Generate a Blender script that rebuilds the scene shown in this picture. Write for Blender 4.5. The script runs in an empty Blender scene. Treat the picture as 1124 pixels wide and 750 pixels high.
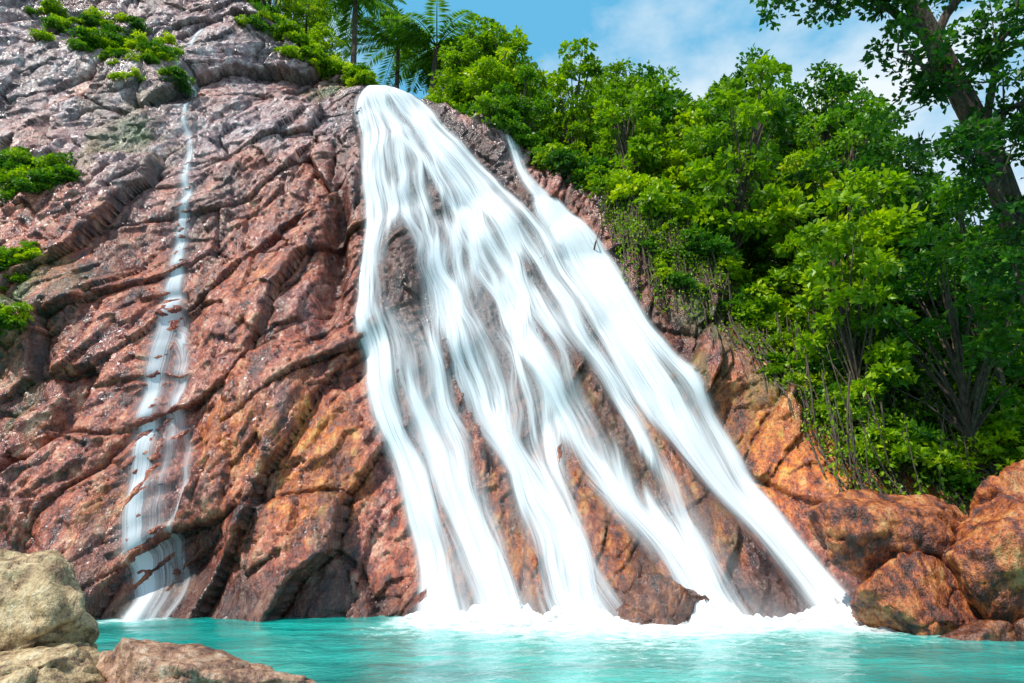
import bpy, math, random, bmesh
import numpy as np
from mathutils import Vector, noise as mnoise
random.seed(7); rng=np.random.default_rng(7)
S=bpy.context.scene
# ---------------------------------------------------------------- noise
_perm=np.random.default_rng(3).permutation(256); _perm=np.concatenate([_perm,_perm,_perm])
_ang=np.random.default_rng(4).uniform(0,2*np.pi,256); _gx=np.cos(_ang); _gy=np.sin(_ang)
def perlin(x,y):
    xi=np.floor(x).astype(int); yi=np.floor(y).astype(int); xf=x-xi; yf=y-yi
    u=xf**3*(xf*(xf*6-15)+10); v=yf**3*(yf*(yf*6-15)+10)
    def g(ix,iy,fx,fy):
        h=_perm[_perm[ix&255]+(iy&255)]; return _gx[h]*fx+_gy[h]*fy
    a=g(xi,yi,xf,yf); b=g(xi+1,yi,xf-1,yf); c=g(xi,yi+1,xf,yf-1); d=g(xi+1,yi+1,xf-1,yf-1)
    return ((a*(1-u)+b*u)*(1-v)+(c*(1-u)+d*u)*v)*1.5
def fbm(x,y,o=4,g=0.5):
    s=0;a=1
    for i in range(o):
        s=s+a*perlin(x+17.3*i,y-9.1*i); x=x*2.03; y=y*2.03; a*=g
    return s
_rc=np.random.default_rng(9).uniform(0,1,(4,1024))
def vor(x,y,tilt=1.6):
    xi=np.floor(x).astype(int); yi=np.floor(y).astype(int)
    f1=np.full(x.shape,9.);f2=np.full(x.shape,9.);hid=np.zeros(x.shape,int);dx1=np.zeros(x.shape);dy1=np.zeros(x.shape)
    for i in(-1,0,1):
        for j in(-1,0,1):
            cx=xi+i;cy=yi+j; h=_perm[_perm[cx&255]+(cy&255)]+ (cx&3)*256
            dx=x-(cx+_rc[0][h]); dy=y-(cy+_rc[1][h]); d=np.sqrt(dx*dx+dy*dy)
            m=d<f1
            f2=np.where(m,f1,np.minimum(f2,d)); f1=np.where(m,d,f1)
            hid=np.where(m,h,hid);dx1=np.where(m,dx,dx1);dy1=np.where(m,dy,dy1)
    off=(_rc[2][hid]-.5); t1=(_rc[3][hid]-.5); t2=(_rc[2][(hid*7+13)&1023]-.5)
    return f1,f2,off+tilt*(dx1*t1+dy1*t2),off
def box(a,r,ax):
    if r<1:return a
    p=[(0,0),(0,0)];p[ax]=(r+1,r); b=np.pad(a,p,mode='edge'); c=np.cumsum(b,axis=ax)
    n=a.shape[ax]; w=2*r+1
    return (c[w:w+n]-c[0:n])/w if ax==0 else (c[:,w:w+n]-c[:,0:n])/w
def blur(a,r):
    for k in range(2):
        a=box(a,r,0);a=box(a,r,1)
    return a
def sst(a,b,x):
    t=np.clip((x-a)/(b-a),0,1); return t*t*(3-2*t)
# ---------------------------------------------------------------- node helper
class NT:
    def __init__(s,name):
        s.m=bpy.data.materials.new(name); s.m.use_nodes=True; s.t=s.m.node_tree; s.t.nodes.clear()
        s.out=s.n('ShaderNodeOutputMaterial')
    def n(s,ty,ins=None,**kw):
        nd=s.t.nodes.new(ty)
        for k,v in kw.items(): setattr(nd,k,v)
        if ins:
            for k,v in ins.items():
                if isinstance(v,bpy.types.NodeSocket): s.t.links.new(v,nd.inputs[k])
                else: nd.inputs[k].default_value=v
        return nd
    def attr(s,name): return s.n('ShaderNodeAttribute',attribute_name=name).outputs['Fac']
    def noise(s,vec,scale,detail=4,rough=.55,dist=0):
        return s.n('ShaderNodeTexNoise',{'Vector':vec,'Scale':scale,'Detail':detail,'Roughness':rough,'Distortion':dist}).outputs['Fac']
    def ramp(s,fac,stops):
        nd=s.n('ShaderNodeValToRGB',{'Fac':fac}); e=nd.color_ramp.elements
        while len(e)<len(stops): e.new(.5)
        for i,(p,c) in enumerate(stops):
            e[i].position=p; e[i].color=(c,c,c,1) if isinstance(c,(int,float)) else (*c,1)
        return nd.outputs['Color']
    def mix(s,f,a,b,mode='MIX'):
        nd=s.n('ShaderNodeMix',data_type='RGBA',blend_type=mode)
        for i,v in((0,f),(6,a),(7,b)):
            if isinstance(v,bpy.types.NodeSocket): s.t.links.new(v,nd.inputs[i])
            else: nd.inputs[i].default_value=v if i==0 else (*v,1)
        return nd.outputs[2]
    def math(s,op,a,b=0.,clamp=False):
        return s.n('ShaderNodeMath',{0:a,1:b},operation=op,use_clamp=clamp).outputs[0]
    def mapv(s,vec,scale,rot=(0,0,0)):
        return s.n('ShaderNodeMapping',{'Vector':vec,'Scale':scale,'Rotation':rot}).outputs[0]
    def end(s,sh): s.t.links.new(sh,s.out.inputs['Surface']); return s.m
def setattr_f(me,name,arr):
    a=me.attributes.new(name,'FLOAT','POINT'); a.data.foreach_set('value',np.asarray(arr,dtype=np.float32).ravel())
def mesh_np(name,V,F,mats,smooth=True,midx=None,attrs=None,link=True):
    me=bpy.data.meshes.new(name); V=np.asarray(V,dtype=np.float32); F=np.asarray(F,dtype=np.int32); k=F.shape[1]
    me.vertices.add(len(V)); me.vertices.foreach_set('co',V.ravel())
    me.loops.add(F.size); me.loops.foreach_set('vertex_index',F.ravel())
    me.polygons.add(len(F)); me.polygons.foreach_set('loop_start',np.arange(0,F.size,k,dtype=np.int32))
    me.polygons.foreach_set('loop_total',np.full(len(F),k,dtype=np.int32))
    if midx is not None: me.polygons.foreach_set('material_index',np.asarray(midx,dtype=np.int32))
    me.polygons.foreach_set('use_smooth',np.full(len(F),smooth,dtype=bool))
    for m in mats: me.materials.append(m)
    me.update(calc_edges=True)
    if attrs:
        for a,b in attrs.items(): setattr_f(me,a,b)
    if not link: return me
    ob=bpy.data.objects.new(name,me); S.collection.objects.link(ob); return ob
def gridfaces(nz,nx):
    i=np.arange(nz-1)[:,None]*nx+np.arange(nx-1)[None,:]; i=i.ravel()
    return np.stack([i,i+1,i+1+nx,i+nx],1)
# ---------------------------------------------------------------- cliff height field  y = H(x,z)
X0,X1,Z0,Z1,D=-34.,23.,-1.2,37.5,.058
xs=np.arange(X0,X1,D); zs=np.arange(Z0,Z1,D); X,Z=np.meshgrid(xs,zs); nz,nx=X.shape
rimx=[-38,-26,-19,-11.8,-8,-6.4,-3.7,0,3.4,6.3,7.8,9.2,9.8,10.5,12.9,15,26]
rimz=[40,39,36.7,28.8,26.8,26.6,25.4,21.8,18.6,15.6,14,10.5,7.5,4.7,3.2,3.0,3.0]
rim=np.interp(X,rimx,rimz)+.8*fbm(X*.35,Z*0+3.3,3)
k1=np.interp(X,[-26,-8,-3,26],[.44,.5,.55,.55])
k2=np.interp(X,[-38,3,8,12,26],[3.0,3.0,1.15,.85,.8])
zz=np.minimum(Z,rim)
H=18.9+k1*zz+k2*np.maximum(Z-rim,0)*(1-np.exp(-np.maximum(Z-rim,0)/1.2))
H+=np.interp(X,[-38,-14,-10,26],[-7,-.6,0,0])
H+= -1.1*fbm(X*.11+2,Z*.09+5,3)*sst(0,3,Z+1)
def bump(cx,cz,rx,rz,a,tilt=0):
    global H
    dx=X-cx-tilt*(Z-cz); dz=Z-cz
    H=H-a*np.exp(-(dx/rx)**2-(dz/rz)**2)
bump(-6.6,4.2,2.2,4.2,1.0,-.25)
bump(-14.5,9,2.2,6,.9,-.3)
bump(-10.9,7,.7,7,-.8,-.3)
bump(-9.0,1.2,1.3,1.6,-1.0)
bump(-7.4,14,.45,4.5,-1.6,-.13)
# rock ribs inside the fall (x, z, half width, half height, protrusion, tilt)
RIBS=[(-4.35,12.2,.85,2.9,1.2,-.12),(-1.05,5.0,.34,1.9,.5,-.33),(2.75,6.9,.52,2.4,.9,-.42),(3.9,4.4,.42,2.1,.6,-.45),(2.3,2.8,.55,2.5,.7,-.3),
 (3.5,.8,1.0,1.7,.9,-.1),(5.3,3.8,.52,2.8,.9,-.5),(6.4,1.7,.8,1.7,.8,-.5),(.35,2.2,.22,1.9,.35,-.3),(-2.3,8.3,.18,1.8,.3,-.3),(-3.3,16.6,.35,1.2,.5,-.2),(.7,12.5,.3,1.3,.4,-.3),(1.2,8.9,.2,1.6,.3,-.4),(-2.0,2.4,.2,1.6,.3,-.35),(5.6,7.2,.18,1.4,.3,-.5),(-3.6,6.3,.2,1.5,.3,-.25)]
for a_ in RIBS: bump(a_[0],a_[1],a_[2]*1.1,a_[3],a_[4],a_[5])
bump(8.9,7,1.0,3,.9,-.3)
bump(9.8,3,1.6,1.8,.8,-.3)
infall=sst(0,1,np.minimum((X-np.interp(Z,[0,7,18,26],[-2.5,-5,-7,-8.5]))/1.0,(np.interp(Z,[0,7,16,26],[9,6.8,3.2,-4])-X)/1.0))
calm=1-.55*infall
wx=X+.55*fbm(X*.22,Z*.22,2)+.05*fbm(X*1.7,Z*1.7,3); wz=Z+.55*fbm(X*.22+9,Z*.22-4,2)+.05*fbm(X*1.7+5,Z*1.7,3)
c,s_=math.cos(.5),math.sin(.5)
rx=(wx*c-wz*s_); rz=(wx*s_+wz*c)
c,s_=math.cos(.15),math.sin(.15)
qx=(wx*c-wz*s_); qz=(wx*s_+wz*c)
f1,f2,b1,o1=vor(rx*.40,rz*.15); H+=.95*b1*calm; crack1=np.exp(-(f2-f1)/.022); H+=.30*crack1*calm
f1,f2,b2,o2=vor(qx*1.0+5,qz*.36+2); H+=.34*b2*calm; crack2=np.exp(-(f2-f1)/.035); H+=.13*crack2*calm
f1,f2,b3,o3=vor(rx*2.3+1,rz*1.1+8,2.0); H+=.12*b3*(.5+.5*calm); crack3=np.exp(-(f2-f1)/.05); H+=.045*crack3
f1,f2,b4,o4=vor(qx*5.0+1,qz*3.0+8,2.2); H+=.05*b4
H+=-.05*fbm(X*1.2,Z*.9,3,.5)-.015*fbm(X*6,Z*6,2,.6)
fis=np.exp(-np.abs(perlin(wx*.42+3,wz*.10+1))/.018)*sst(-.1,.25,perlin(X*.2+8,Z*.2)); H+=.4*fis*calm
def samp(A,x,z):
    fx=np.clip((np.asarray(x)-X0)/D,0,nx-1.001); fz=np.clip((np.asarray(z)-Z0)/D,0,nz-1.001)
    ix=fx.astype(int);iz=fz.astype(int);fx=fx-ix;fz=fz-iz
    return (A[iz,ix]*(1-fx)+A[iz,ix+1]*fx)*(1-fz)+(A[iz+1,ix]*(1-fx)+A[iz+1,ix+1]*fx)*fz
nb=fbm(X*.25+3,Z*.25,4)
red=np.clip(sst(24,11,Z+3.6*nb+ .5*np.abs(X+8)*.4)*sst(-32,-24,X+2*nb)+.25*sst(-16,-10,X),0,1)
orange=np.clip(.9*np.exp(-((X+6.6)/2.4)**2-((Z-3.8)/3.2)**2)+ .9*np.exp(-((X-1)/7)**2)*sst(9,3,Z)*sst(-3,1,X)
   +1.4*np.exp(-((X-8.9)/1.7)**2-((Z-5.6)/2.6)**2)+.7*np.exp(-((X-3.4)/2.4)**2-((Z-5.5)/3.)**2)+.6*nb,0,1)
orange=np.clip(orange+.5*sst(9,11,X)*sst(5,3,Z),0,1)
soil=sst(.0,1.2,Z-rim)
moss=np.zeros_like(X)
for mx_,mz_,ax_,az_ in [(-19,15.3,1.6,1.8),(-16.8,9.5,1.4,2.2),(-21,26,4,1.6),(-14.7,5,1,1.6),(-10,26.5,1.2,1.2),(7.5,10,1.5,3),(9.4,8,1,2.5),(-17,20,1.5,2)]:
    moss+=np.exp(-((X-mx_)/ax_)**2-((Z-mz_)/az_)**2)
moss=np.clip(moss+.6*nb-.1,0,1)*(np.abs(moss)>.05)
streak=sst(.12,.5,fbm(wx*.9+30,wz*.11,5,.6))
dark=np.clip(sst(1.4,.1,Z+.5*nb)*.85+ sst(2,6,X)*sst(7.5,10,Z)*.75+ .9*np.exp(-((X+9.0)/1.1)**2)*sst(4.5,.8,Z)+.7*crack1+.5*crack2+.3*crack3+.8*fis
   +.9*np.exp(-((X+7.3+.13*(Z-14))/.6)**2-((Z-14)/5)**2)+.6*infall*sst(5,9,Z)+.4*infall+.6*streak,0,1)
# ---------------------------------------------------------------- rock material
def rock_material(name,attrs=True,base=None,scale=1.0,wet=.5,bd=.1):
    n=NT(name); co=n.n('ShaderNodeTexCoord').outputs['Object']
    sv=n.mapv(co,(1,.6,.5),(0,.5,0))
    n1=n.noise(sv,.55*scale,3,.6,.3); n2=n.noise(sv,2.4*scale,6,.76); n3=n.noise(co,9*scale,3,.8)
    if attrs:
        grey=n.ramp(n2,[(.36,(.05,.028,.038)),(.45,(.30,.18,.20)),(.52,(.62,.46,.48)),(.60,(.92,.84,.86))])
        pink=n.ramp(n1,[(.35,(.20,.08,.09)),(.6,(.62,.27,.21))])
        grey=n.mix(.4,grey,pink)
        redc=n.ramp(n2,[(.36,(.03,.006,.005)),(.45,(.26,.038,.018)),(.53,(.56,.115,.040)),(.62,(.76,.36,.22))])
        oran=n.ramp(n2,[(.36,(.07,.015,.004)),(.45,(.46,.080,.008)),(.54,(.78,.21,.014)),(.65,(.82,.46,.08))])
        rf=n.math('ADD',n.attr('red'),n.math('MULTIPLY',n.math('SUBTRACT',n1,.5),1.8),True)
        of=n.math('ADD',n.attr('orange'),n.math('MULTIPLY',n.math('SUBTRACT',n1,.55),1.7),True)
        of=n.math('MULTIPLY',of,n.math('MULTIPLY',n.attr('orange'),2.,True))
        col=n.mix(rf,grey,redc); col=n.mix(of,col,oran)
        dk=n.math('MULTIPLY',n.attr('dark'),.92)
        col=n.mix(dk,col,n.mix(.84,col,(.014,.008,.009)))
        so=n.ramp(n2,[(.35,(.018,.018,.006)),(.6,(.04,.045,.012)),(.7,(.04,.09,.012))])
        col=n.mix(n.attr('soil'),col,so)
        mf=n.math('MULTIPLY',n.attr('moss'),n.ramp(n1,[(.45,0.),(.55,1.)]))
        col=n.mix(mf,col,n.ramp(n3,[(.3,(.01,.025,.004)),(.7,(.10,.19,.015))]))
    else:
        col=n.ramp(n2,base)
    col=n.mix(.68,col,n.ramp(n3,[(.36,.14),(.48,.75),(.60,1.)]),'MULTIPLY')
    hgt=n.math('ADD',n.math('MULTIPLY',n2,1.),n.math('MULTIPLY',n3,.3))
    bp=n.n('ShaderNodeBump',{'Height':hgt,'Strength':1.,'Distance':bd})
    ro=n.ramp(n1,[(.38,.42-.28*wet),(.62,.80-.5*wet)])
    p=n.n('ShaderNodeBsdfPrincipled',{'Base Color':col,'Roughness':ro,'Normal':bp.outputs[0]})
    p.inputs['Specular IOR Level'].default_value=.5+.45*wet
    return n.end(p.outputs[0])
ROCK=rock_material('cliff_rock',True,None,1.,.9,.15)
V=np.stack([X,H,Z],-1).reshape(-1,3)
mesh_np('rock_cliff',V,gridfaces(nz,nx),[ROCK],attrs=dict(red=red,orange=orange,soil=soil,dark=dark,moss=moss))
# ---------------------------------------------------------------- water simulation
WD=.04; WX0,WX1,WZ0,WZ1=-19.,10.5,-.15,30.
wxs=np.arange(WX0,WX1,WD); wzs=np.arange(WZ0,WZ1,WD); WX,WZ=np.meshgrid(wxs,wzs)
Hs=blur(H,2); Hsm=blur(H,5); Hw=blur(H,9); Hg=blur(H,4); Hg=Hg-blur(Hg,28); gx=np.gradient(Hg,D,axis=1); gz=np.gradient(blur(H,4),D,axis=0)
def run(zk,xl,xr,nst,npt,seed,strand=(.002,.012),k=1.2,wgt=1.,soff=0.,rest=.6,sw=1.,gam=.55,wand=0.,dc=.9):
    r=np.random.default_rng(seed)
    cen=r.uniform(0,1,nst); w=r.gamma(gam,1,nst); w/=w.sum(); sg=r.uniform(strand[0],strand[1],nst)
    idx=r.choice(nst,npt,p=w); s=cen[idx]+sg[idx]*r.normal(size=npt); s=np.where(s<0,-s,s); s=np.where(s>1,2-s,s)
    z0,z1=zk[0],zk[-1]; zk_=zk[::-1]; xl_=xl[::-1]; xr_=xr[::-1]
    d=np.zeros(npt); v=np.zeros(npt); dens=np.zeros(WX.size); ss=np.zeros(WX.size); z=z0; n_=len(wxs)
    ztop=z0-r.uniform(0,.5,npt)*.6
    while z>z1:
        a=np.interp(z,zk_,xl_); b=np.interp(z,zk_,xr_); x=a+(b-a)*s+d
        zv=np.full(npt,z)
        if wand: x=x+wand*min(1.,(b-a)/7.5)*np.sin(np.pi*np.clip(s,0,1))*(fbm(s*6+seed,zv*.26+cen[idx]*.6,2)+.3*perlin(s*22+seed,zv*.4))
        g=samp(gx,x,zv); h=samp(gz,x,zv)
        acc=k*np.clip(h,.05,2.)*np.clip(g,-1.,1.)/(1+g*g+h*h)*3
        v+=(acc-1.8*v-rest*d)*WD+ r.normal(size=npt)*.006*np.clip(h,0,1.5)
        d=np.clip(d+v*WD,-dc,dc)
        iz=int((z-WZ0)/WD); ix=((x-WX0)/WD).astype(int); ok=(ix>=0)&(ix<n_)&(z<ztop+.01)
        if 0<=iz<len(wzs):
            dens[iz*n_:(iz+1)*n_]+=np.bincount(ix[ok],minlength=n_)[:n_]
            ss[iz*n_:(iz+1)*n_]+=np.bincount(ix[ok],weights=s[ok]*sw+soff,minlength=n_)[:n_]
        z-=WD
    f=wgt/npt*1000
    return np.stack([dens.reshape(WX.shape)*f,ss.reshape(WX.shape)*f])
mz=[27.2,26,25.3,21.4,17.8,14.8,12.2,10,7.2,5.2,3.4,1.8,0,-.15]
mL=[-8.1,-8.0,-7.9,-7.1,-6.6,-6.2,-5.9,-5.4,-4.6,-3.9,-3.1,-2.4,-1.8,-1.7]
mR=[-6.0,-5.6,-4.9,-2.5,-.3,1.5,2.5,3.3,4.4,5.0,5.6,6.2,6.8,6.8]
rzk=[17.0,16,14.7,12.5,10.7,8.6,6.9,3.4,0,-.15]
rL=[1.0,1.1,1.7,2.4,3.0,3.7,4.5,5.6,6.9,6.9]
rR=[2.2,2.6,3.4,4.2,5.0,5.8,6.6,7.5,9.0,9.0]
def total(seed,k):
    a=run(mz,mL,mR,170,32000,seed,(.002,.022),k,1.0,wand=.55)
    b=run(rzk,rL,rR,50,11000,seed+1,(.006,.04),k,.42,1.2,.6,.3,wand=.4)
    c=run([22,19.4,16.8,14],[-.3,.35,1.2,2.0],[.15,.85,2.1,3.4],12,4000,seed+2,(.02,.08),k*.7,.10,2.,.6,.1)
    t=a+b+c
    gap=np.zeros_like(WX); gn=.5*fbm(WX*1.2,WZ*.35,3)
    for gx_,gz_,ax_,az_,am,ti in RIBS:
        am=min(1.2,am+.5)
        dz=WZ-gz_; dx=WX-gx_-ti*dz; wd=ax_*np.clip(1.05-.4*dz/az_,.3,1.7)
        gap=np.maximum(gap,am*np.exp(-(np.abs(dx+.25*gn)/wd)**2.0-(np.abs(dz+gn*.5)/az_)**3))
    t=t*np.clip(1-gap,0.02,1)
    return t
main=[total(11,.8),total(77,.5)]
tz=[29.3,26.3,21,15.9,13,10.5,6,2.8,0,-.15]
thin=run(tz,[-17.3,-17.1,-15.4,-13.8,-13.5,-13.1,-12.1,-11.3,-10.2,-10.2],[-16.8,-16.6,-14.9,-13.3,-13.0,-12.5,-11.5,-10.6,-9.7,-9.7],7,8000,5,(.006,.03),1.0,.09,rest=1.2,dc=.35)
thin+=run([9.4,6.4,3,0,-.15],[-12.0,-11.3,-10.0,-9.1,-9.1],[-11.7,-11.0,-9.7,-8.7,-8.7],3,3000,6,(.01,.04),.9,.018,rest=1.,dc=.3)
thin+=run([12,10.5,6,2.8,0,-.15],[-13.1,-13.0,-12.2,-11.4,-10.3,-10.3],[-12.8,-12.4,-11.1,-10.4,-9.5,-9.5],5,4000,8,(.006,.02),.7,.03,rest=1.,dc=.35)
n=NT('falling_water')
al=n.attr('alpha'); fs=n.attr('fs'); fz=n.n('ShaderNodeSeparateXYZ',{0:n.n('ShaderNodeTexCoord').outputs['Object']}).outputs[2]
vec=n.n('ShaderNodeCombineXYZ',{0:n.math('MULTIPLY',fs,75.),1:n.math('MULTIPLY',fz,.30),2:0.}).outputs[0]
st=n.noise(vec,1.,2,.6)
bp=n.n('ShaderNodeBump',{'Height':st,'Strength':.3,'Distance':.03})
dif=n.n('ShaderNodeBsdfDiffuse',{'Color':(.86,.91,.95,1),'Normal':bp.outputs[0]})
trl=n.n('ShaderNodeBsdfTranslucent',{'Color':(.80,.89,.95,1)})
m1=n.n('ShaderNodeMixShader',{0:.25,1:dif.outputs[0],2:trl.outputs[0]})
a2=n.math('MULTIPLY',al,n.math('ADD',n.ramp(st,[(.34,.22),(.62,1.1)]),n.math('MULTIPLY',n.math('MULTIPLY',al,al),.5)),True)
tr=n.n('ShaderNodeBsdfTransparent')
WAT=n.end(n.n('ShaderNodeMixShader',{0:a2,1:tr.outputs[0],2:m1.outputs[0]}).outputs[0])
def water_sheet(name,ds,gain,off,thick,xr,fade=None,HH=None,soft=0):
    dens,ss=ds
    dd=.5*box(box(dens,4,0),1+soft,1)+.5*box(box(dens,8,0),3+soft,1)
    wide=blur(dens,5); wide2=blur(dens,14)
    g=gain*(fade if fade is not None else 1.)
    t=g*dd*.85+g*.35*wide
    alpha=1-np.exp(-t*np.clip(.45+t*.6,.0,1.5))
    fl=.45*sst(.9,0,WZ)**2
    ys=samp(HH,WX,WZ)
    y=ys-off-thick*(1-np.exp(-g*.9*wide2))-.035*thick/.2*(1-np.exp(-g*1.2*box(dd,2,1)))-fl
    fsv=(blur(ss,2)+1e-6*blur(ss,14))/(blur(dens,2)+1e-6*wide2+1e-9)
    keep=(wide>.02)
    F=gridfaces(*WX.shape); kv=keep.ravel(); fk=kv[F].all(1)
    cx=WX.ravel()[F[:,0]]; fk&=(cx>xr[0])&(cx<xr[1]); F=F[fk]
    used=np.unique(F); rem=np.full(WX.size,-1); rem[used]=np.arange(len(used)); F=rem[F]
    alpha=alpha*sst(.02,.1,wide)
    V=np.stack([WX,y,WZ],-1).reshape(-1,3)[used]
    return mesh_np(name,V,F,[WAT],attrs=dict(alpha=alpha.ravel()[used],fs=fsv.ravel()[used]))
wf=bpy.data.objects.new('waterfall',None); S.collection.objects.link(wf)
fd=np.interp(WZ,[0,8,16,26],[1.35,1.2,1.0,.6])
a=water_sheet('water_veil',main[0],.15,.08,.14,(-12,10.4),fd,.2*Hs+.3*Hsm+.5*Hw,2); a.parent=wf
a=water_sheet('water_streams',main[1],.16,.22,.2,(-12,10.4),fd,.3*Hsm+.7*Hw,0); a.parent=wf
water_sheet('thin_cascade',thin,.14,.03,.04,(-19,-7.8),np.interp(WZ,[0,8,13,20,30],[1.2,1.3,1.0,.6,.7]),Hs)
# ---------------------------------------------------------------- pool
px=np.arange(-40,40,.16); py=np.arange(-6,24,.16); PX,PY=np.meshgrid(px,py)
by0=samp(Hsm,px,np.zeros_like(px)); 
for _ in range(3): by0=np.convolve(np.pad(by0,4,mode='edge'),np.ones(9)/9,'valid')
by=np.broadcast_to(by0[None,:],PX.shape)-.75
dist=np.maximum(by-PY,0)
act=sst(-4.2,-1.4,PX+.3*dist)*sst(11.2,8.4,PX-.2*dist)
foam=act*np.exp(-dist/(1.8+1.8*np.exp(-((PX-2.5)/2.8)**2)))+.45*np.exp(-((PX+9.8)/1.0)**2)*np.exp(-dist/.6)
wave=.03*fbm(PX*.8,PY*1.1,3)+.04*fbm(PX*2.2,PY*2.6,2)*(.3+1.3*act*np.exp(-dist/2))
n=NT('pool_water'); co=n.n('ShaderNodeTexCoord').outputs['Object']
w1=n.noise(n.mapv(co,(1,1.6,1)),2.2,4,.6,.5)
big=n.noise(n.mapv(co,(.5,1.4,1)),.55,3,.6,.4)
col=n.ramp(big,[(.35,(.003,.19,.17)),(.52,(.005,.31,.27)),(.68,(.02,.45,.38))])
col=n.mix(n.math('MULTIPLY',n.attr('foam'),1.2,True),col,(.25,.72,.66))
fn=n.noise(n.mapv(co,(.7,.9,1)),3.2,5,.75)
ff=n.math('ADD',n.math('MULTIPLY',n.attr('foam'),1.6),n.math('MULTIPLY',n.math('SUBTRACT',fn,.62),2.6),True)
ff=n.math('MULTIPLY',ff,n.math('MULTIPLY',n.attr('foam'),6.,True),True)
col=n.mix(ff,col,(.88,.94,.94))
bp=n.n('ShaderNodeBump',{'Height':w1,'Strength':.5,'Distance':.09})
p=n.n('ShaderNodeBsdfPrincipled',{'Base Color':col,'Roughness':n.math('ADD',n.math('MULTIPLY',ff,.6),.12),'IOR':1.33,'Normal':bp.outputs[0]})
POOL=n.end(p.outputs[0])
mesh_np('pool_water',np.stack([PX,PY,wave],-1).reshape(-1,3),gridfaces(*PX.shape),[POOL],attrs=dict(foam=foam))
# churned foam standing up where the streams land
fx=np.arange(-3.2,9.9,.05); fr=np.arange(0,3.8,.05); FX,FR=np.meshgrid(fx,fr)
hit_=np.interp(fx,wxs,box(main[0][0][2:20].mean(0)[None,:]+main[1][0][2:20].mean(0)[None,:],12,1)[0]); hit_=np.clip(hit_/np.percentile(hit_,85),0,1)
for _ in range(2): hit_=np.convolve(np.pad(hit_,5,mode='edge'),np.ones(11)/11,'valid')
FY=np.interp(fx,px,by0)[None,:]-.1-FR
n1_=fbm(FX*1.6,FR*2.2,4,.6); ln=1.1+1.0*hit_[None,:]
prof=np.exp(-(FR/ln)**2)
FZ=-.06+(.10+.44*hit_[None,:])*prof*(.75+.7*n1_)+.06*fbm(FX*5,FR*6,2)*prof
fa=np.clip(1.4*prof*(.35+hit_[None,:])*(.8+.9*n1_),0,1)*sst(-3.2,-2.2,FX)*sst(9.9,9.2,FX)
n=NT('white_foam'); co=n.n('ShaderNodeTexCoord').outputs['Object']; fq=n.noise(co,6.,4,.7)
al=n.math('MULTIPLY',n.attr('alpha'),n.ramp(fq,[(.32,.45),(.55,1.25)]),True)
dif=n.n('ShaderNodeBsdfDiffuse',{'Color':(.9,.94,.96,1),'Normal':n.n('ShaderNodeBump',{'Height':fq,'Distance':.08,'Strength':.6}).outputs[0]})
FO=n.end(n.n('ShaderNodeMixShader',{0:al,1:n.n('ShaderNodeBsdfTransparent').outputs[0],2:dif.outputs[0]}).outputs[0])
mesh_np('churned_foam',np.stack([FX,FY,FZ],-1).reshape(-1,3),gridfaces(*FX.shape),[FO],attrs=dict(alpha=fa))
n=NT('ground_soil'); co=n.n('ShaderNodeTexCoord').outputs['Object']
p=n.n('ShaderNodeBsdfPrincipled',{'Base Color':n.ramp(n.noise(co,.3,6),[(.3,(.02,.03,.01)),(.7,(.06,.09,.02))]),'Roughness':.95}); GR=n.end(p.outputs[0])
gv=np.array([[-400,-400,-1.6],[400,-400,-1.6],[400,600,-1.6],[-400,600,-1.6]],float)
mesh_np('ground',gv,np.array([[0,1,2,3]]),[GR])
# ---------------------------------------------------------------- boulders
TAN=rock_material('tan_boulder_rock',False,[(.37,(.10,.06,.03)),(.46,(.36,.23,.12)),(.54,(.58,.42,.22)),(.66,(.70,.58,.38))],1.6,.15,.07)
BRN=rock_material('brown_boulder_rock',False,[(.37,(.06,.03,.025)),(.46,(.28,.13,.075)),(.54,(.48,.27,.16)),(.66,(.60,.45,.33))],1.8,.4,.07)
RED=rock_material('red_boulder_rock',False,[(.37,(.03,.010,.006)),(.46,(.20,.038,.014)),(.54,(.52,.13,.020)),(.66,(.62,.32,.12))],1.1,.5,.14)
DRK=rock_material('wet_dark_rock',False,[(.36,(.02,.008,.006)),(.5,(.16,.045,.02)),(.66,(.42,.15,.05))],1.2,.9,.1)
def boulder(name,loc,dim,mat,seed,sub=6,cuts=11,amp=.16,layers=0.,rot=0.):
    r=random.Random(seed); bm=bmesh.new(); bmesh.ops.create_icosphere(bm,subdivisions=sub,radius=1)
    pl=[]
    for i in range(cuts):
        v=Vector((r.gauss(0,1),r.gauss(0,1),r.gauss(0,.8))).normalized(); pl.append((v,r.uniform(.58,.86)))
    o=Vector((seed*3.1,seed*1.7,seed*.9))
    for v in bm.verts:
        p=v.co.copy()
        for nrm,d in pl:
            e=p.dot(nrm)-d
            if e>0: p-=nrm*e*.92
        q=p*1.3+o
        dsp=amp*mnoise.fractal(q,.8,2.1,7)+amp*.5*(abs(mnoise.noise(q*2.3))-.3)
        q2=q+Vector((.25,.2,.3))*mnoise.noise(q*1.9)
        cd=mnoise.voronoi(q2*1.1)[0]; dsp-=amp*.5*math.exp(-(cd[1]-cd[0])/.03)
        cd=mnoise.voronoi(q2*2.9)[0]; dsp+=amp*.25*(cd[0]-.4)
        if layers: dsp+=layers*math.sin((p.z*dim[2]*1.0+.25*p.x+mnoise.noise(q)*.35)*16)*.5
        p=p*(1+dsp)
        v.co=Vector((p.x*dim[0],p.y*dim[1],p.z*dim[2]))
    for f in bm.faces: f.smooth=True
    me=bpy.data.meshes.new(name); bm.to_mesh(me); bm.free(); me.materials.append(mat)
    ob=bpy.data.objects.new(name,me); ob.location=loc; ob.rotation_euler=(0,0,rot); S.collection.objects.link(ob); return ob
boulder('boulder',(-6.95,9.3,.55),(2.15,1.6,1.35),TAN,3,layers=.02,sub=6)
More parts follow.
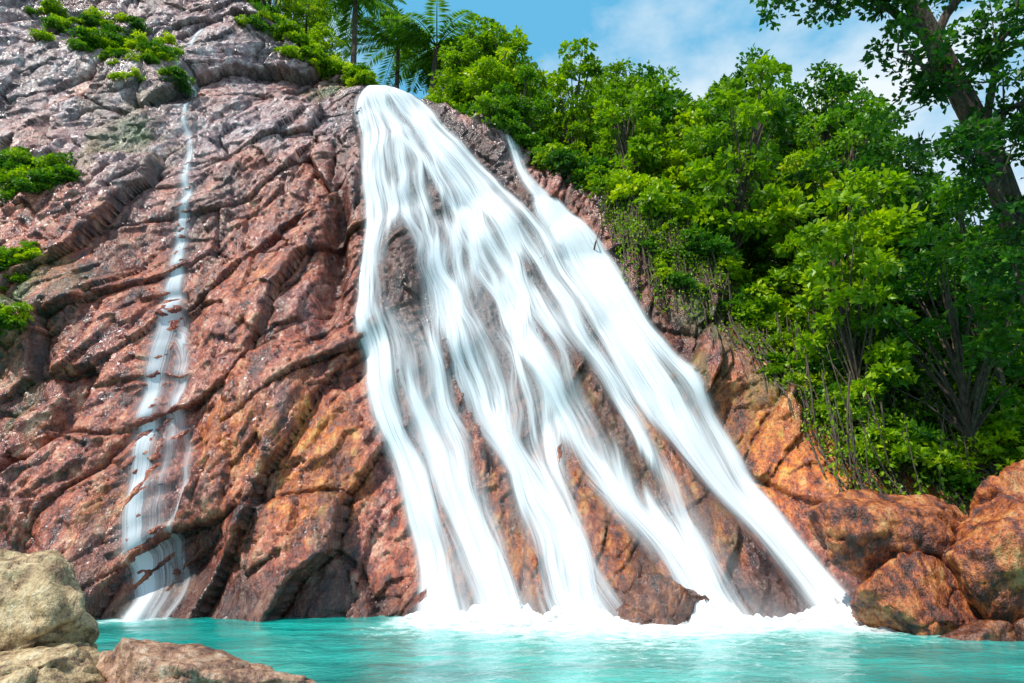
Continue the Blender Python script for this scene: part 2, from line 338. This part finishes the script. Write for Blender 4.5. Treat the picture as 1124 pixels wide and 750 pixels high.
boulder('boulder',(-5.3,8.1,.1),(1.6,1.1,.82),TAN,5,layers=.02,sub=6)
boulder('boulder',(-3.55,8.2,.05),(1.45,1.0,.82),BRN,8,layers=.01,sub=6)
boulder('boulder',(-7.4,7.4,.1),(1.4,1.2,.8),TAN,12,layers=.02,sub=5)
boulder('boulder',(10.9,15.6,1.2),(1.75,1.5,2.0),RED,21)
boulder('boulder',(9.4,17.4,2.1),(2.0,1.4,1.5),RED,22)
boulder('boulder',(9.0,16.2,.5),(1.6,1.2,1.15),RED,23)
boulder('boulder',(12.8,16.5,1.5),(2.0,1.8,2.2),RED,24)
boulder('boulder',(9.4,14.9,-.05),(.9,.6,.45),DRK,25,sub=5)
boulder('boulder',(10.5,14.4,-.05),(.8,.6,.5),DRK,35,sub=5)
boulder('boulder',(3.8,18.2,.25),(1.15,.9,1.1),DRK,26,sub=6)
# ---------------------------------------------------------------- foliage
def leaf_mat(name,dark,mid,light):
    n=NT(name); v=n.attr('var'); r=n.n('ShaderNodeObjectInfo').outputs['Random']
    f=n.math('ADD',n.math('MULTIPLY',v,.7),n.math('MULTIPLY',r,.35),True)
    c=n.ramp(f,[(.05,dark),(.5,mid),(.95,light)])
    p=n.n('ShaderNodeBsdfPrincipled',{'Base Color':c,'Roughness':.42}); p.inputs['Specular IOR Level'].default_value=.35
    t=n.n('ShaderNodeBsdfTranslucent',{'Color':n.mix(1.,c,(1.5,1.6,.5),'MULTIPLY')})
    return n.end(n.n('ShaderNodeMixShader',{0:.35,1:p.outputs[0],2:t.outputs[0]}).outputs[0])
LEAF=leaf_mat('leaf_green',(.035,.12,.004),(.22,.38,.005),(.56,.62,.008))
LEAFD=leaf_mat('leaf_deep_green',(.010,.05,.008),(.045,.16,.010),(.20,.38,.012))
LEAFP=leaf_mat('palm_leaf',(.04,.14,.010),(.14,.30,.02),(.30,.46,.04))
n=NT('bark'); co=n.n('ShaderNodeTexCoord').outputs['Object']; f=n.noise(n.mapv(co,(4,4,1)),3,3)
p=n.n('ShaderNodeBsdfPrincipled',{'Base Color':n.ramp(f,[(.3,(.035,.022,.015)),(.7,(.14,.10,.07))]),'Roughness':.9,'Normal':n.n('ShaderNodeBump',{'Height':f,'Distance':.05}).outputs[0]}); BARK=n.end(p.outputs[0])
class MB:
    def __init__(s): s.V=[];s.F=[];s.M=[];s.A=[];s.n=0
    def add(s,V,F,m,a):
        s.V.append(V);s.F.append(F+s.n);s.M.append(np.full(len(F),m));s.A.append(a);s.n+=len(V)
    def tube(s,P,R,m=0,k=6):
        P=np.array(P,float);R=np.array(R,float); T=np.gradient(P,axis=0);T/=np.linalg.norm(T,axis=1)[:,None]+1e-9
        up=np.where(np.abs(T[:,2:3])>.9,np.array([[1.,0,0]]),np.array([[0,0,1.]])); A=np.cross(T,up);A/=np.linalg.norm(A,axis=1)[:,None]+1e-9;B=np.cross(T,A)
        th=np.arange(k)*2*np.pi/k
        V=P[:,None,:]+R[:,None,None]*(A[:,None,:]*np.cos(th)[None,:,None]+B[:,None,:]*np.sin(th)[None,:,None])
        i,j=np.meshgrid(np.arange(len(P)-1),np.arange(k),indexing='ij');i=i.ravel();j=j.ravel();j2=(j+1)%k
        s.add(V.reshape(-1,3),np.stack([i*k+j,i*k+j2,(i+1)*k+j2,(i+1)*k+j],1),m,np.zeros(len(P)*k))
    def leaves(s,C,Ax,L,W,var,r,m=1):
        N=len(C); Ax=Ax/(np.linalg.norm(Ax,axis=1)[:,None]+1e-9); q=r.normal(size=(N,3)); q[:,2]*=.35
        Sd=np.cross(Ax,np.cross(q,Ax)+1e-6); Sd/=np.linalg.norm(Sd,axis=1)[:,None]+1e-9
        L=L[:,None];W=W[:,None]; nn=np.cross(Ax,Sd)
        V=np.stack([C,C+Ax*L*.45+Sd*W+nn*W*.3,C+Ax*L,C+Ax*L*.45-Sd*W+nn*W*.3],1).reshape(-1,3)
        i=np.arange(N)[:,None]*4; s.add(V,np.concatenate([i,i+1,i+2,i+3],1),m,np.repeat(var,4))
    def clump(s,c,rad,nl,ls,r,m=1,base=.5,flat=.7):
        d=r.normal(size=(nl,3)); d/=np.linalg.norm(d,axis=1)[:,None]; d[:,2]=np.where(d[:,2]<-.3,-d[:,2]*.6,d[:,2])
        rr=rad*r.uniform(.35,1,nl)**.5*(1+.18*r.normal(size=nl)); C=np.array(c)+d*rr[:,None]*np.array([1,1,flat])
        ax=d*.8+r.normal(size=(nl,3))*.6+np.array([0,0,-.35]); L=ls*r.uniform(.6,1.35,nl)
        var=np.clip(base+.16*r.normal(size=nl)+.12*d[:,2],0,1)
        s.leaves(C,ax,L,L*r.uniform(.26,.4,nl),var,r,m)
    def mesh(s,name,mats): return mesh_np(name,np.concatenate(s.V),np.concatenate(s.F),mats,False,np.concatenate(s.M),dict(var=np.concatenate(s.A)),link=False)
def tree_mesh(seed,h,cr,ncl,nl,ls,leaf,tr=.16,crz=.42,low=.3):
    r=np.random.default_rng(seed); b=MB(); t=np.linspace(0,1,9)
    lean=r.normal(size=2)*.1*h
    P=np.stack([lean[0]*t**1.5+.12*np.sin(t*5+r.uniform(0,6)),lean[1]*t**1.5+.12*np.sin(t*4+r.uniform(0,6)),h*.88*t-.5],1)
    b.tube(P,tr*(1-.8*t)+.02,0,8)
    for i in range(ncl):
        th=r.uniform(0,2*np.pi); ph=r.uniform(low,1.); zc=h*ph
        w=math.sqrt(max(.06,1-((ph-(1-crz*.9))/(crz*1.15))**2)) if abs(ph-(1-crz*.9))<crz*1.15 else .3
        q=cr*w*r.uniform(.35,1)**.6; k=min(8,int(ph*7.5)); a0=P[max(2,k-2)]
        c=np.array([P[k][0]+math.cos(th)*q,P[k][1]+math.sin(th)*q,zc])
        mid=(a0*.45+c*.55)+np.array([0,0,.12*q]); b.tube([a0,mid,c],[tr*.35,tr*.2,.015],0,5)
        b.clump(c,cr*r.uniform(.2,.38),nl,ls,r,1,np.clip(.45+.2*r.normal(),.1,.85))
    return b.mesh('tree_%d'%seed,[BARK,leaf])
def shrub_mesh(seed,rad,ncl,nl,ls,leaf):
    r=np.random.default_rng(seed); b=MB()
    for i in range(ncl):
        d=r.normal(size=3);d/=np.linalg.norm(d); d[2]=abs(d[2]); c=d*rad*r.uniform(.3,.9)
        b.tube([np.array([0,0,-.3]),c*.5+np.array([0,0,.1]),c],[.03,.02,.008],0,4)
        b.clump(c,rad*r.uniform(.22,.42),nl,ls,r,1,np.clip(.45+.2*r.normal(),.1,.85))
    return b.mesh('shrub_%d'%seed,[BARK,leaf])
TREES=[tree_mesh(i,7,2.5,38,115,.28,LEAF) for i in (1,2)]+[tree_mesh(6,8.5,1.8,38,105,.30,LEAF,low=.2)]
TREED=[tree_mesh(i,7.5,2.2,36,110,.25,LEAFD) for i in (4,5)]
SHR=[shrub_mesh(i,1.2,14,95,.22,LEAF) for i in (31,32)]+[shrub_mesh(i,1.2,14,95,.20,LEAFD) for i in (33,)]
def place(me,name,x,y,z,s,parent=None):
    o=bpy.data.objects.new(name,me); o.location=(x,y,z); o.scale=(s,s,s*random.uniform(.85,1.15)); o.rotation_euler=(random.uniform(-.08,.08),random.uniform(-.08,.08),random.uniform(0,6.28))
    S.collection.objects.link(o)
    if parent: o.parent=parent
    return o
def rimf(x): return float(np.interp(x,rimx,rimz))
def yy(x,z): return float(samp(H,x,z))
ELC=[(-.35,.97),(-.17,.82),(-.03,.86),(.1,.8),(.3,.76),(.5,.77),(.6,.9),(.75,1.3)]
def okh(x,y,top,m=0.):
    az=x/y; e=np.interp(az,[p[0] for p in ELC],[p[1] for p in ELC]); return (top-1.7)/y<e+m
cnt=0; pts=[]
for _ in range(6000):
    if cnt>=90: break
    x=random.uniform(-3.5,22); rz_=rimf(x); z=random.uniform(rz_+1.0,36)
    if z>37: continue
    y=yy(x,z); s=random.uniform(.65,1.15)
    if x/y>.85 or y>56 or not okh(x,y,z+7*s): continue
    if any((x-a)**2+(y-b_)**2<2.4 for a,b_ in pts): continue
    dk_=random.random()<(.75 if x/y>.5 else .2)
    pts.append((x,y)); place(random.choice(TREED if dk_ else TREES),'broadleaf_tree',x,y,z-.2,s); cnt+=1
ug=bpy.data.objects.new('jungle_undergrowth',None); S.collection.objects.link(ug)
for _ in range(250):
    x=random.uniform(-3,19); rz_=rimf(x); z=rz_+.1+abs(random.gauss(0,1))*3.6
    if z>36: continue
    y=yy(x,z)
    if x/y>.85 or not okh(x,y,z+1.2): continue
    place(random.choice(SHR),'shrub',x,y,z-.1,random.uniform(.5,1.25),ug)
for _ in range(75):
    x=random.uniform(-22,-3.5); z=rimf(x)+random.uniform(.1,1.6); y=yy(x,z)
    if -8.3<x<-4.6 and z<28.2: continue
    place(random.choice(SHR),'shrub',x,y+.2,z,random.uniform(.4,.95),ug)
for x,dz,s in [(-15.8,1.2,.75),(-14.2,2,.6),(-12.6,2.,.5),(-4.2,2.2,.6),(-3.2,2,.75),(-2.2,1.6,.8),(-1.2,1.5,.7)]:
    z=rimf(x)+dz; place(random.choice(TREES),'broadleaf_tree',x,yy(x,z),z-.3,s)
lp=bpy.data.objects.new('cliff_plants',None); S.collection.objects.link(lp)
for (cx,cz,sx,sz,nn) in [(-22.5,27.5,3,1.0,24),(-19.6,25.6,2.2,1.8,34),(-18.0,24.2,1.2,1.8,20),(-19.3,15.6,1.1,1.,14),(-18.2,14.5,.8,1.1,8),(-17.3,10.5,.8,1.4,11),(-16.4,8.7,.6,.9,7),(-14.6,31,.8,.8,4),(-12.4,29,1.2,.9,6),(7.5,11,1,1.6,7),(6,13.5,1,.8,5),(9.3,7.3,.5,1,4)]:
    for i in range(nn):
        x=random.gauss(cx,sx*.6);z=random.gauss(cz,sz*.6); place(random.choice(SHR),'shrub',x,yy(x,z)+.1,z,random.uniform(.2,.7),lp)
def palm_mesh(seed,h,fl):
    r=np.random.default_rng(seed); b=MB(); t=np.linspace(0,1,10); P=np.stack([.6*t**2,.2*t,h*t-.5],1); b.tube(P,.2-.08*t,0,8); top=P[-1]
    for i in range(20):
        th=i*2.4+r.uniform(-.2,.2); el=r.uniform(-.15,1.2); u=np.linspace(0,1,14); L=fl*r.uniform(.85,1.1)
        hx=L*(u*math.cos(el)*.9+.1*u); hz=L*(u*math.sin(el)-.62*u**2.1)
        Q=np.stack([top[0]+hx*math.cos(th),top[1]+hx*math.sin(th),top[2]+hz],1); b.tube(Q,.035*(1-u)+.008,1,4)
        m=46; uu=np.repeat(np.linspace(.12,.99,m),2); C=np.stack([np.interp(uu,u,Q[:,k]) for k in range(3)],1)
        side=np.tile([1.,-1.],m)[:,None]*np.array([[-math.sin(th),math.cos(th),0]]); fw=np.array([[math.cos(th),math.sin(th),0]])
        ax=side+fw*.55+np.array([[0,0,-.55]])+.1*r.normal(size=(2*m,3)); Ls=.75*np.sin(np.clip(uu,.1,1)*2.6+.25)+.15
        b.leaves(C,ax,Ls*fl/3.6,np.full(2*m,.035*fl/3.6*1.3),np.clip(r.normal(.5,.15,2*m),0,1),r,1)
    return b.mesh('palm',[BARK,LEAFP])
for x,y,z,s,sd_ in [(-5.4,40,29.0,1.3,1),(-11.0,40,31.6,1.25,2),(-14.5,42,36.,1.15,3),(-8.6,43,32.8,1.05,4),(-3.2,43,30.,1.,5)]:
    place(palm_mesh(sd_,7,3.9),'coconut_palm',x,y,z-.5,s)
r=np.random.default_rng(50); b=MB()
tp=np.array([[15.5,18.5,5],[14.8,18,9],[13.8,17.3,13],[12.4,16.6,16],[11.2,16,18.5],[10.5,15.5,21]],float)
b.tube(tp,[.5,.42,.36,.3,.22,.15],0,10)
ends=[(12.4,16.6,16,7.0,15.2,18.0),(12.4,16.6,16,8.6,14.2,16.9),(11.2,16,18.5,6.0,16.5,19.5),(13.8,17.3,13,10.6,15.6,14.8),(13.8,17.3,13,13.2,14.6,15),(14.8,18,9,11.8,15.6,11.5),(14.8,18,9,14.6,15,12),(12.4,16.6,16,14.5,15,18),(14.8,18,9,12.6,15.8,8.2),(13.8,17.3,13,15,15.5,13),(12.4,16.6,16,6.6,14.6,16.9)]
for e in ends:
    A=np.array(e[:3]);B=np.array(e[3:]); u=np.linspace(0,1,7)[:,None]; Q=A+(B-A)*u+np.array([0,0,.8])*np.sin(u*3.14)+.12*r.normal(size=(7,3))*np.sin(u*3.1)
    b.tube(Q,np.linspace(.14,.03,7),0,6)
    for j in range(15):
        k=r.uniform(.35,1.05); c=A+(B-A)*k+np.array([0,0,.8])*math.sin(min(k,1)*3.14)+r.normal(size=3)*.55
        b.tube([Q[min(6,int(k*6))],c],[.03,.01],0,4); b.clump(c,r.uniform(.35,.65),90,.2,r,1,np.clip(.35+.15*r.normal(),.05,.8),.6)
o=bpy.data.objects.new('overhanging_tree',b.mesh('overhanging_tree',[BARK,LEAFD])); S.collection.objects.link(o)
b=MB(); r=np.random.default_rng(60)
for i in range(360):
    if i<200: x=r.uniform(4.2,10); z=rimf(x)+r.uniform(-.8,1.4); ln=r.uniform(1.5,5.5)
    else: x=r.uniform(9.3,15); z=r.uniform(5.,11); ln=r.uniform(2.,5)
    y0=yy(x,z)-.5-r.uniform(0,2.4)*(i>=200); u=np.linspace(0,1,10); zb=z-ln*u
    yb=np.minimum(y0, samp(H,np.full(10,x),np.maximum(zb,0))-.15)
    P=np.stack([x+.25*np.sin(u*3+r.uniform(0,6))*r.uniform(.2,1)+r.normal()*.3*u,yb,zb],1); b.tube(P,np.full(10,r.uniform(.012,.035)),0,4)
    if r.uniform()<.55:
        m=80; k=r.uniform(0,1,m); C=np.stack([np.interp(k,u,P[:,q]) for q in range(3)],1)+r.normal(size=(m,3))*.11
        b.leaves(C,r.normal(size=(m,3))+np.array([0,0,-1]),r.uniform(.1,.2,m),r.uniform(.03,.06,m),np.clip(r.normal(.45,.2,m),0,1),r,1)
o=bpy.data.objects.new('hanging_vines',b.mesh('hanging_vines',[BARK,LEAF])); S.collection.objects.link(o)
# ---------------------------------------------------------------- light, sky, camera
sd=Vector((-.50,-.42,.95)).normalized(); el=math.asin(sd.z)
sun=bpy.data.lights.new('sun','SUN'); sun.energy=5.0; sun.angle=math.radians(.5); sun.color=(1,.95,.87)
so=bpy.data.objects.new('sun',sun); so.rotation_euler=(-sd).to_track_quat('-Z','Y').to_euler(); S.collection.objects.link(so)
w=bpy.data.worlds.new('World'); S.world=w; w.use_nodes=True; t=w.node_tree; t.nodes.clear()
sky=t.nodes.new('ShaderNodeTexSky'); sky.sky_type='NISHITA'; sky.sun_disc=False; sky.sun_elevation=el; sky.sun_rotation=math.atan2(sd.x,sd.y); sky.ozone_density=1.5
tc=t.nodes.new('ShaderNodeTexCoord'); mp=t.nodes.new('ShaderNodeMapping'); mp.inputs['Scale'].default_value=(1,1,1.8)
nz_=t.nodes.new('ShaderNodeTexNoise'); nz_.inputs['Scale'].default_value=3.4; nz_.inputs['Detail'].default_value=6; nz_.inputs['Roughness'].default_value=.55
cr=t.nodes.new('ShaderNodeValToRGB'); cr.color_ramp.elements[0].position=.42; cr.color_ramp.elements[1].position=.64
m0=t.nodes.new('ShaderNodeMix'); m0.data_type='RGBA'; m0.inputs[0].default_value=.65; m0.inputs[7].default_value=(1.2,5.2,8.2,1)
mx=t.nodes.new('ShaderNodeMix'); mx.data_type='RGBA'; mx.inputs[7].default_value=(6.8,7.5,8,1)
bg=t.nodes.new('ShaderNodeBackground'); bg.inputs[1].default_value=.13; ou=t.nodes.new('ShaderNodeOutputWorld')
L=t.links.new; L(tc.outputs['Generated'],mp.inputs[0]);L(mp.outputs[0],nz_.inputs['Vector']);L(nz_.outputs['Fac'],cr.inputs[0]);L(cr.outputs[0],mx.inputs[0]);L(sky.outputs[0],m0.inputs[6]);L(m0.outputs[2],mx.inputs[6]);L(mx.outputs[2],bg.inputs[0]);L(bg.outputs[0],ou.inputs[0])
cam=bpy.data.cameras.new('camera'); cam.lens=24; cam.sensor_width=36; cam.clip_end=3000
co_=bpy.data.objects.new('camera',cam); co_.location=(0,0,1.7); co_.rotation_euler=(math.radians(90+17),0,0); S.collection.objects.link(co_); S.camera=co_
S.view_settings.view_transform='Standard'; S.view_settings.look='None'; S.view_settings.exposure=0
